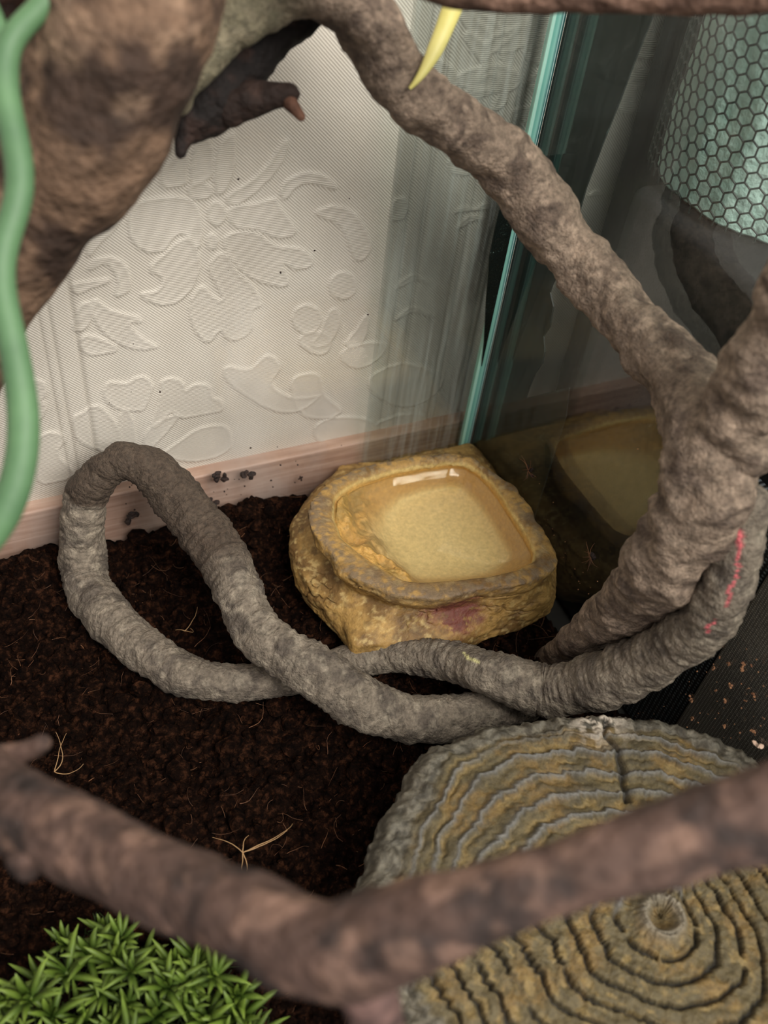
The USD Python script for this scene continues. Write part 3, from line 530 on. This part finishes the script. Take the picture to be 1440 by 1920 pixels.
VA = pxr([(300,210,.318,44),(350,135,.316,44),(410,62,.315,46),(480,5,.316,50),(560,-28,.320,56),(625,-15,.325,60),(677,25,.331,60),(730,110,.343,57),(790,185,.356,57),(870,245,.372,57),(935,292,.384,58),(987,350,.393,56),(1030,425,.400,55),(1100,502,.402,54),(1155,575,.396,54),(1215,645,.385,56),(1275,708,.372,60),(1312,790,.358,72),(1338,850,.350,82),(1325,925,.354,80),(1288,1002,.368,78),(1228,1072,.392,70),(1165,1140,.428,50),(1108,1182,.460,38),(1050,1222,.494,26),(1005,1250,.520,20)])
v1, f1, s1, t1 = tube(VA, 64, 0.0009, bark_disp(0.05, 0.17, 0.20, 90, 260, 105))
VF = pxr([(1680,120,.250,54),(1620,280,.266,57),(1560,420,.283,60),(1500,540,.297,64),(1448,650,.315,70),(1412,740,.328,74),(1375,820,.342,78),(1345,890,.352,70)])
v2, f2, s2, t2 = tube(VF, 64, 0.0009, bark_disp(0.05, 0.17, 0.20, 95, 260, 105))
vv, ff = cat((v1, f1), (v2, f2))
c = bark_col(vv, None, S(122, 105, 90), S(76, 62, 53), S(172, 150, 130), 100)
mossy = sstep(0.0, 1.0, (0.325 - np.concatenate([s1, s2 * 0 + 9]) * 0 - 0) * 0) * 0
lo = np.concatenate([s1, np.full(len(v2), 9.0)]); c = lerp(c, S(84, 84, 62), sstep(0.075, 0.045, lo) * 0.7)
tag(obj('climbing_vine', (vv, ff), M['bark'], None, True, c), 'thick knobbly forked vine climbing diagonally across from upper left', 'vine')

# ------------------------------------------------------------------ log slice platform
SP = lambda x: 0.058 + 0.11 * (x + 0.10)                    # tilted top
def onslab(px, py):
    d = ray(px, py); k = (0.058 + 0.11 * (EYE[0] + 0.10) - EYE[2]) / (d[2] - 0.11 * d[0]); return EYE + d * k
def slab():
    pith = onslab(1240, 1722)[:2]; NA, NRr = 760, 190
    px = [(800,1400),(860,1372),(930,1352),(1000,1340),(1095,1333),(1190,1332),(1300,1356),(1440,1424),(740,1500),(700,1580),(660,1680),(665,1760),(700,1820),(742,1880),(760,1960),(860,2080),(1040,2180)]
    w = np.array([onslab(*p)[:2] for p in px] + [(-0.006, -0.29), (-0.005, -0.33), (-0.012, -0.37), (-0.04, -0.40)]) - pith
    th = np.arctan2(w[:, 1], w[:, 0]); o = np.argsort(th); g = np.linspace(-np.pi, np.pi, NA, endpoint=False)
    Rout = np.interp(g, th[o], np.hypot(*w.T)[o], period=2 * np.pi); Rout = gaussian_filter(Rout, 8, mode='wrap')
    Rout *= 1 + 0.05 * (fbm(np.stack([np.cos(g) * 9, np.sin(g) * 9, g * 0], -1), 3, 7) - 0.5) + 0.035 * (fbm(np.stack([np.cos(g) * 40, np.sin(g) * 40, g * 0], -1), 3, 17) - 0.5)
    t = np.linspace(0.004, 1, NRr)
    T, G = np.meshgrid(t, g, indexing='ij'); X = pith[0] + T * Rout * np.cos(G); Y = pith[1] + T * Rout * np.sin(G)
    X = np.minimum(X, -0.0025)
    P = np.stack([X, Y, 0 * X], -1)
    wob = 1.6 * (fbm(P * 22, 2, 31) - 0.5) + 0.3 * (fbm(P * 110, 2, 32) - 0.5)
    u = T * 11.3 + wob; fr = u - np.floor(u); d = np.abs(fr - 0.5)
    tp = onslab(1060, 1333)[:2] - pith; far = sstep(0.25, 0.6, np.cos(G - math.atan2(tp[1], tp[0])))                          # the far half has raised grey rings, the near half dark cut ones
    breaks = sstep(0.22, 0.34, fbm(np.stack([np.cos(G) * 5, np.sin(G) * 5, np.floor(u) * 3.7], -1), 2, 8))
    band = np.exp(-(d / np.where(far > .5, 0.13, 0.095)) ** 2) * breaks * (1 - sstep(0.84, 0.9, T)) * (T > 0.07)
    fine = noise(np.stack([u * 5.0, np.cos(G) * 9, np.sin(G) * 9], -1), 12) - 0.5
    h = band * (0.0018 * far - 0.0032 * (1 - far)) + fine * 0.0024 * (T < 0.93) * (0.25 + 0.75 * far) + 0.0022 * (fbm(P * 260, 3, 33) - 0.5) * (0.6 + 0.6 * (1 - far))
    # radial crack towards the far rim
    ca, cb = onslab(1135, 1362)[:2], onslab(1182, 1490)[:2]; e = (cb - ca) / np.linalg.norm(cb - ca); rel = np.stack([X, Y], -1) - ca
    al = rel @ e; pe = np.abs(rel @ np.array([-e[1], e[0]]) + 0.0025 * (fbm(P * 120, 2, 44) - 0.5) * 2); crack = np.exp(-(pe / 0.0012) ** 2) * (al > -0.004) * (al < np.linalg.norm(cb - ca) * 1.1)
    h -= crack * 0.003
    knot = np.exp(-((np.hypot(X - pith[0], Y - pith[1]) - 0.007) / 0.0024) ** 2); h += knot * 0.0045 - 0.002 * np.exp(-(np.hypot(X - pith[0], Y - pith[1]) / 0.003) ** 2)
    rim = sstep(0.86, 0.90, T + 0.10 * (fbm(P * 60, 3, 37) - 0.5)); h += rim * 0.0045 * (fbm(P * 200, 4, 35) - 0.55) - 0.006 * sstep(0.94, 1.0, T) ** 2
    Z = SP(X) + h
    olive, ochre, grey, dark = S(86, 75, 50), S(110, 87, 48), S(104, 102, 98), S(30, 29, 28)
    n1, n2 = fbm(P * 90, 4, 51), fbm(P * 330, 4, 52)
    c = lerp(olive, ochre, sstep(0.45, 0.65, n1) * 0.8); c = lerp(c, S(86, 76, 52), sstep(0.5, 0.7, n2) * 0.7)
    c = lerp(c, S(62, 54, 36), sstep(0.05, 0.3, fine) * (0.2 + 0.5 * far)); c = lerp(c, S(132, 110, 66), sstep(-0.1, -0.32, fine) * 0.5); c = lerp(c, np.array(grey), band * far * 0.9); c = lerp(c, dark, band * (1 - far) * 0.9); c = lerp(c, lerp(S(62, 58, 50), S(98, 93, 82), sstep(0.4, 0.62, n2)), rim * 0.9); c = lerp(c, dark, crack * 0.8)
    c = lerp(c, S(120, 112, 98), knot * 0.8)
    c = lerp(c, S(190, 176, 160), np.exp(-(np.linalg.norm(P[..., :2] - onslab(1120, 1345)[:2], axis=-1) / 0.011) ** 2) * sstep(0.42, 0.55, n2) * 0.9)
    rows, cols = [np.stack([X, Y, Z], -1)], [c]
    for dz, sc in ((0.004, 1.004), (0.009, 1.0), (0.014, 0.985), (0.018, 0.95), (0.019, 0.86), (0.045, 0.84), (0.062, 0.83)):
        xx, yy = np.minimum(pith[0] + sc * Rout * np.cos(g), -0.0025), pith[1] + sc * Rout * np.sin(g); q = np.stack([xx, yy, 0 * xx], -1)
        k = 0.0022 * (fbm(np.stack([xx, yy, 0 * xx + dz * 2], -1) * 150, 4, 61) - 0.5); zz = np.maximum(SP(xx) - 0.006 - dz, -0.006) if dz < 0.05 else 0 * xx - 0.008
        r3 = np.stack([xx + k * np.cos(g), yy + k * np.sin(g), zz], -1); rows.append(r3[None]); cols.append(lerp(S(88, 83, 72), S(50, 45, 36), sstep(0.4, 0.6, fbm(r3 * 200, 3, 62)))[None])
    V = np.vstack([r.reshape(-1, NA, 3) for r in rows]); C = np.vstack([r.reshape(-1, NA, 3) for r in cols]); F = grid_faces(len(V), NA, True)
    V, C = V.reshape(-1, 3), C.reshape(-1, 3); k = len(V); V = np.vstack([V, [[*pith, SP(pith[0]) - .001], [*pith, -0.008]]]); C = np.vstack([C, C[:1], C[-1:]])
    j = np.arange(NA); j2 = (j + 1) % NA; last = k - NA
    F = np.vstack([F, np.stack([np.full(NA, k), j, j2], -1)[:, ::-1], np.stack([np.full(NA, k + 1), last + j2, last + j], -1)[:, ::-1]])[:, ::-1]
    return V, F, C
v, f, c = slab()
tag(obj('log_slice', (v, f), M['slice'], None, True, c), 'olive brown resin log slice platform with concentric growth rings', 'platform')

# ------------------------------------------------------------------ driftwood log at upper left
log = thing('driftwood_log', 'large out of focus brown driftwood log at upper left', 'log', atd(-150, 1000, .40))
v, f, s, t = tube(pxr([(300,-330,.245,170),(262,-140,.258,172),(228,40,.268,165),(190,180,.275,150),(130,300,.285,134),(58,420,.295,106),(-2,540,.305,76),(-50,680,.325,62),(-110,820,.36,56),(-170,960,.41,52),(-220,1060,.46,48),(-240,1100,.50,40)]), 90, 0.0014, bark_disp(0.02, 0.10, 0.08, 130, 60, 60))
n1, n2 = fbm(v * [70, 70, 40], 4, 5), fbm(v * 60, 4, 6)
c = lerp(S(98, 77, 61), S(44, 32, 26), sstep(0.45, 0.6, n1) * 0.9); c = lerp(c, S(150, 124, 102), sstep(0.52, 0.7, n2) * 0.6)
obj('trunk', (v, f), M['soft_bark'], log, True, c)
v, f, s, t = tube(pxr([(80,-200,.30,130),(30,-60,.315,125),(-10,80,.325,105),(-50,240,.335,85),(-80,420,.345,70),(-60,600,.335,60),(-70,700,.33,40)]), 60, 0.0014, bark_disp(0.02, 0.14, 0.12, 140, 60, 80))
tag(obj('side_limb', (v, f), M['soft_bark'], log, True, lerp(S(44, 30, 24), S(74, 48, 38), sstep(.45, .65, fbm(v * 80, 4, 8)))), 'darker limb behind the log')
def dark_root():
    A = tube(pxr([(650,-60,.345,30),(610,-5,.345,38),(548,28,.343,46),(462,95,.342,60),(405,178,.340,62),(360,225,.338,42),(330,255,.335,30)]), 48, 0.0012, bark_disp(0.03, 0.2, 0.15, 150, 120, 120))
    B = tube(pxr([(400,205,.340,46),(450,192,.338,36),(500,180,.337,26),(545,176,.336,20),(563,176,.336,17)]), 40, 0.0010, bark_disp(0.03, 0.22, 0.2, 152, 120, 120))
    Cc = tube(pxr([(535,182,.336,18),(553,205,.336,13),(570,226,.336,7)]), 24, 0.0008, bark_disp(0.03, 0.2, 0.2, 155, 120, 120))
    Dd = tube(pxr([(355,240,.337,22),(343,265,.337,15),(338,298,.337,7)]), 24, 0.0008, bark_disp(0.03, 0.2, 0.2, 158, 120, 120))
    return A, B, Cc, Dd
A, B, Cc, Dd = dark_root()
def rootcol(v, tip=0.0):
    return lerp(lerp(S(20, 15, 13), S(46, 33, 28), sstep(0.5, 0.7, fbm(v * 130, 4, 9))), S(112, 76, 58), np.full(len(v), tip))
rt = obj('root', A[:2], M['soft_bark'], log, True, rootcol(A[0])); tag(rt, 'dark blackish broken root behind the log')
obj('root_stub', B[:2], M['soft_bark'], log, True, rootcol(B[0], 0.05)); tag(obj('stub_tip', Cc[:2], M['soft_bark'], log, True, rootcol(Cc[0], 0.45)), 'reddish brown broken tip'); obj('root_spike', Dd[:2], M['soft_bark'], log, True, rootcol(Dd[0]))

# ------------------------------------------------------------------ foreground branch, blurred
fb = thing('foreground_branch', 'blurred pinkish brown driftwood branch across the foreground, bent like a V', 'branch', onz(700, 2150, 0.0))
def fcol(v, seed):
    n1, n2 = fbm(v * 85, 4, seed), fbm(v * 150, 3, seed + 1)
    c = lerp(S(72, 55, 48), S(40, 33, 31), sstep(0.45, 0.62, n1) * 0.85); return lerp(c, S(116, 91, 78), sstep(0.5, 0.68, n2) * 0.65)
v, f, s, t = tube(pxr([(-260,1390,.262,90),(-120,1450,.250,84),(0,1505,.240,78),(100,1555,.232,77),(200,1605,.225,75),(300,1650,.218,75),(400,1692,.211,77),(500,1738,.204,83),(600,1780,.199,91),(700,1765,.196,91),(800,1727,.194,81),(1000,1660,.193,69),(1200,1595,.195,73),(1330,1557,.197,79),(1440,1525,.199,85),(1560,1490,.201,90),(1800,1430,.208,94),(2150,1340,.225,100)]), 80, 0.0011, bark_disp(0.03, 0.14, 0.12, 170, 120, 110))
obj('limb', (v, f), M['soft_bark'], fb, True, fcol(v, 200))
v, f, s, t = tube(pxr([(640,1790,.199,66),(688,1860,.203,54),(708,1960,.220,50),(735,2100,.262,54)]) + [(*onz(745, 2170, .06), .008), (*onz(750, 2190, -.004), .008)], 48, 0.0012, bark_disp(0.03, 0.14, 0.12, 180, 120, 110))
obj('lower_leg', (v, f), M['soft_bark'], fb, True, lerp(S(104, 80, 74), S(72, 56, 53), sstep(.4, .6, fbm(v * 120, 3, 3))))
v, f, s, t = tube(pxr([(-60,1440,.250,30),(-10,1420,.250,22),(35,1412,.250,19),(65,1402,.250,19),(84,1388,.250,17),(90,1380,.250,15)]), 32, 0.0008, bark_disp(0.03, 0.14, 0.12, 184, 120, 110))
obj('stub', (v, f), M['soft_bark'], fb, True, fcol(v, 210))
v, f, s, t = tube(pxr([(60,1580,.229,60),(55,1630,.227,36),(62,1650,.226,16)]), 32, 0.0008, bark_disp(0.03, 0.14, 0.12, 188, 120, 110))
obj('knot', (v, f), M['soft_bark'], fb, True, fcol(v, 214))
# branch across the top right
v, f, s, t = tube(pxr([(420,-260,.270,60),(600,-160,.275,52),(760,-70,.278,48),(900,-30,.280,44),(1050,-26,.280,46),(1200,-24,.279,46),(1350,-24,.277,46),(1480,-30,.275,46),(1700,-60,.270,46)]), 48, 0.0012, bark_disp(0.03, 0.14, 0.12, 190, 120, 110))
tag(obj('upper_branch', (v, f), M['soft_bark'], None, True, lerp(S(116, 90, 76), S(80, 60, 50), sstep(.4, .6, fbm(v * 100, 3, 5)))), 'blurred brown branch crossing the top right corner', 'branch')

# ------------------------------------------------------------------ plastic plant stems
M['green_stem'] = simple('green_stem', S(64, 96, 64), S(82, 116, 78), 60, 0.6, 0.2)
st = thing('plant_stem', 'blurred pale green plastic plant stem hanging at the left edge', 'plant stem', atd(0, 1000, .25))
v, f, s, t = tube(pxr([(190,-160,.25,22),(120,-40,.25,22),(60,30,.25,22),(20,80,.25,24),(8,140,.25,27),(18,220,.25,27),(34,300,.25,27),(34,370,.25,26),(14,440,.25,26),(2,510,.25,26),(14,600,.25,27),(34,700,.25,28),(44,800,.25,30),(36,880,.25,30),(8,960,.25,32),(-40,1030,.25,30),(-90,1080,.25,26)]), 32, 0.001, None)
obj('stem', (v, f), M['green_stem'], st)
v, f, s, t = tube(pxr([(14,110,.25,20),(0,60,.25,18),(-20,10,.25,16),(-40,-60,.25,16)]), 24, 0.001, None)
obj('side_shoot', (v, f), M['green_stem'], st)
M['yellow_leaf'] = simple('yellow_leaf', S(186, 176, 92), S(208, 198, 120), 80, 0.5, 0.1)
def leaf(rows, halfw, thick, n=40, m=9):
    P = CubicSpline(np.arange(len(rows)), np.array(rows), axis=0)(np.linspace(0, len(rows) - 1, n)); T = np.gradient(P, axis=0); T /= np.linalg.norm(T, axis=1, keepdims=True)
    view = (P - EYE); view /= np.linalg.norm(view, axis=1, keepdims=True); W = np.cross(T, view); W /= np.linalg.norm(W, axis=1, keepdims=True); N = np.cross(W, T)
    hw = np.interp(np.linspace(0, 1, n), np.linspace(0, 1, len(halfw)), halfw); a = np.linspace(0, 2 * np.pi, 2 * m, endpoint=False)
    V = P[:, None] + W[:, None] * (hw[:, None] * np.cos(a))[..., None] + N[:, None] * (np.minimum(thick, hw * 0.5)[:, None] * np.sin(a) + 0.25 * hw[:, None] * np.cos(a) ** 2)[..., None]
    return V.reshape(-1, 3), grid_faces(n, 2 * m, True)
w = .335 / FPX
tag(obj('leaf', leaf([atd(915,-150,.315), atd(880,-60,.325), atd(848,15,.333), atd(815,95,.336), atd(768,166,.338)], [13 * w, 17 * w, 19 * w, 15 * w, 3 * w], 0.0012), M['yellow_leaf']), 'yellow green pointed plastic leaf tip hanging before the vine', 'leaf')

# ------------------------------------------------------------------ moss
M['moss'] = mat('moss_look', {'g': ('geometry', {}), 'n': ('noise_texture', {'scale': 120.0, 'detail': 3.0}), 'a': ('attribute', {'attribute': 'col'}), 'r': ('rgb_ramp', {'ramp': [(0.3, (0.75, 0.75, 0.75)), (0.7, (1.25, 1.25, 1.25))]}), 'm': ('mix_color', {'blend_type': 'multiply', 'fac': 1.0, 'use_clamp': False}),
    'p': ('principled_bsdf', {'roughness': 0.5}), 't': ('translucent_bsdf', {'color': (0.18, 0.30, 0.04)}), 'x': ('mix_closure', {'fac': 0.25})},
    [('g.position', 'n.vector'), ('n.fac', 'r.fac'), ('a.color', 'm.a'), ('r.color', 'm.b'), ('m.result', 'p.base_color'), ('p.BSDF', 'x.closure1'), ('t.BSDF', 'x.closure2')], 'x.closure')
moss = thing('moss_plant', 'bright green star leaved moss cushion on soil at lower left', 'moss', onz(200, 1860, 0.0))
def tuft(c, size, seed, k=17):
    rg = np.random.default_rng(seed); V, F, C, o = [], [], [], 0
    for i in range(k):
        az = i * 2.4 + rg.uniform(-.3, .3); el = math.radians(rg.uniform(5, 55) + 45 * (i / k)); L = size * rg.uniform(0.7, 1.35); hw = size * 0.088
        hdir = np.array([math.cos(az), math.sin(az), 0]); sd = np.array([-math.sin(az), math.cos(az), 0]); q = 7
        ts = np.linspace(0, 1, q); P = c + np.outer(ts * L * math.cos(el), hdir) + np.outer(L * math.sin(el) * ts - L * 0.35 * ts ** 2.2, [0, 0, 1])
        wd = hw * np.array([0.5, 0.9, 1.0, 0.95, 0.75, 0.45, 0.05]); up = np.array([0, 0, 1.0])
        v = np.stack([P + sd * wd[:, None] + up * wd[:, None] * .35, P - up * wd[:, None] * .15, P - sd * wd[:, None] + up * wd[:, None] * .35, P + up * wd[:, None] * .25], 1).reshape(-1, 3)
        V.append(v); F.append(grid_faces(q, 4, True) + o); o += len(v)
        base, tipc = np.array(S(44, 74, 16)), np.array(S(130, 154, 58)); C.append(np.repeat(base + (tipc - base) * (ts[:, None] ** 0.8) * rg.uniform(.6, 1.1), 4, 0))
    return np.vstack(V), np.vstack(F), np.clip(np.vstack(C), 0, 1)
spots = []
rg = np.random.default_rng(21)
while len(spots) < 64:
    x, y = rg.uniform(-90, 470), rg.uniform(1715, 2020)
    if y < 1740 + max(0, (x - 230)) * 0.55 or y < 1880 - (x + 20) * 0.75 : continue
    z = 0.012 + 0.010 * rg.random()
    p = onz(x, y, z)
    if all(np.linalg.norm(p[:2] - q[:2]) > 0.0082 for q in spots): spots.append(p)
    elif rg.random() < 0.002: break
for i, p in enumerate(spots):
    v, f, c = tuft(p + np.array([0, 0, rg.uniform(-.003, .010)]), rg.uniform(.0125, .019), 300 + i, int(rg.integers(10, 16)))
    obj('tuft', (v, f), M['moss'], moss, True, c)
q = np.mean(spots, 0); n = 700; pp = np.array(spots)[rg.integers(0, len(spots), n)] + np.column_stack([rg.normal(0, .004, (n, 2)), rg.uniform(-.012, -.004, n)])
v, f = wires(pp, np.column_stack([rg.normal(size=(n, 2)) * .6, np.full(n, .6)]), np.full(n, .009), np.full(n, .0004), 88, 0.8, 5, 4)
tag(obj('undergrowth', (v, f), M['moss'], moss, True, np.tile(S(44, 62, 20), (len(v), 1))), kind='stuff')

# ------------------------------------------------------------------ crumbs stuck on the glass
def crumb(P, R, seed, plane):
    rg = np.random.default_rng(seed); k = 6; R = R * (0.55 if plane == 'x' else 0.8)
    pts = np.array([P] * k) + rg.normal(0, R * 0.8, (k, 3)); rr = R * rg.uniform(.35, .75, k)
    if plane == 'y': pts[:, 1] = -0.0001 - rr * 0.5
    else: pts[:, 0] = -0.0001 - rr * 0.5
    v, f = lumps(pts, rr, seed)
    if plane == 'y': v[:, 1] = np.minimum(v[:, 1], 0.0002)
    else: v[:, 0] = np.minimum(v[:, 0], 0.0002)
    return v, f
for i, (px, py, R, lab) in enumerate([(415,889,.0042,'dark soil crumb on the back glass at skirting top, left of a pair'), (464,887,.0036,'dark soil crumb on the back glass at skirting top, right of a pair'),
        (246,964,.0034,'dark soil crumb on the back glass seen inside the vine loop'), (388,944,.0040,'dark soil crumb just above the soil beside the vine loop'), (563,898,.0014,'lone tiny dark soil speck on skirting left of the bowl')]):
    tag(obj('soil_crumb', crumb(ony(px, py, -0.0005), R, 500 + i, 'y'), M['crumb'], None, False), lab, 'crumb')
rg = np.random.default_rng(31)
P = np.array([ony(rg.uniform(200, 580), 0, 0) for _ in range(1)])
pts = np.array([ony(a, b, -0.0006) for a, b in [(x, 958 - 0.215 * (x - 240) + y) for x, y in zip(rg.uniform(230, 560, 34), rg.normal(0, 22, 34))] + [(428,507),(526,511),(447,336),(250,645),(205,755),(590,470),(655,372),(640,835),(520,838),(300,735),(246,735),(690,590),(470,840)]])
tag(obj('soil_specks', lumps(pts, rg.uniform(.0002, .0006, len(pts)), 8), M['crumb'], None, False), 'tiny dark soil specks splashed on the back glass above the soil', 'specks', kind='stuff')
for i, (px, py, R) in enumerate([(1295,1310,.0016),(1338,1252,.0017),(1392,1250,.0020),(1297,1348,.0016),(1369,1284,.0015),(1358,1314,.0014),(1413,1304,.0014),(1300,1228,.0012),(1342,1296,.0010),(1365,1245,.0012),(1357,1362,.0014),(1411,1373,.0015),(1396,1314,.0011),(1348,1232,.0010)]):
    tag(obj('glass_crumb', crumb(onx(px, py, -0.0005), R, 600 + i, 'x'), M['red_crumb'], None, False), 'small reddish crumb stuck on the right glass above the log slice', 'crumb', group='reddish crumbs on the right glass')
pts = np.array([onx(a, b, -0.0004) for a, b in list(zip(rg.uniform(1190, 1440, 70), rg.uniform(1210, 1400, 70))) + [(980 + 150 * q + rg.normal(0, 14), 900 + 250 * q + rg.normal(0, 14)) for q in rg.random(26)] + [(1120,1090),(1150,1140),(1196,842),(1102,873),(1085,1090)]])
tag(obj('glass_specks', lumps(pts, rg.uniform(.00015, .0004, len(pts)), 9), M['red_crumb'], None, False), 'tiny pale specks scattered over the lower right glass', 'specks', kind='stuff')
def glass_tuft(px, py, R, label, seed):
    c0 = onx(px, py, -0.002); t = thing('soil_tuft', label, 'crumb', c0)
    obj('clump', crumb(c0, R, seed, 'x'), M['crumb'], t, False); g2 = np.random.default_rng(seed); n = 12
    D = np.column_stack([-np.abs(g2.normal(size=n)) * .2, g2.normal(size=(n, 2))]); v, f = wires(np.tile(c0, (n, 1)), D, g2.uniform(.004, .010, n), np.full(n, .00022), seed, .8, 7, 4); v[:, 0] = np.minimum(v[:, 0], -0.0003)
    tag(obj('strands', (v, f), M['fibre'], t), kind='stuff')
glass_tuft(1107, 1045, .0040, 'fibrous brown soil tuft stuck on right glass beside the bowl front', 701)
glass_tuft(990, 882, .0036, 'fibrous brown soil tuft stuck on right glass beside the bowl back corner', 702)
tag(obj('glass_crumb', lumps(np.array([onx(1416, 1394, -0.0016), onx(1427, 1399, -0.0016)]), np.array([.0012, .0014]), 12), simple('chip_look', S(206, 168, 142), S(232, 204, 182), 200, 0.7), None, False), 'pale peach chip on the right glass just above the log slice rim', 'crumb')
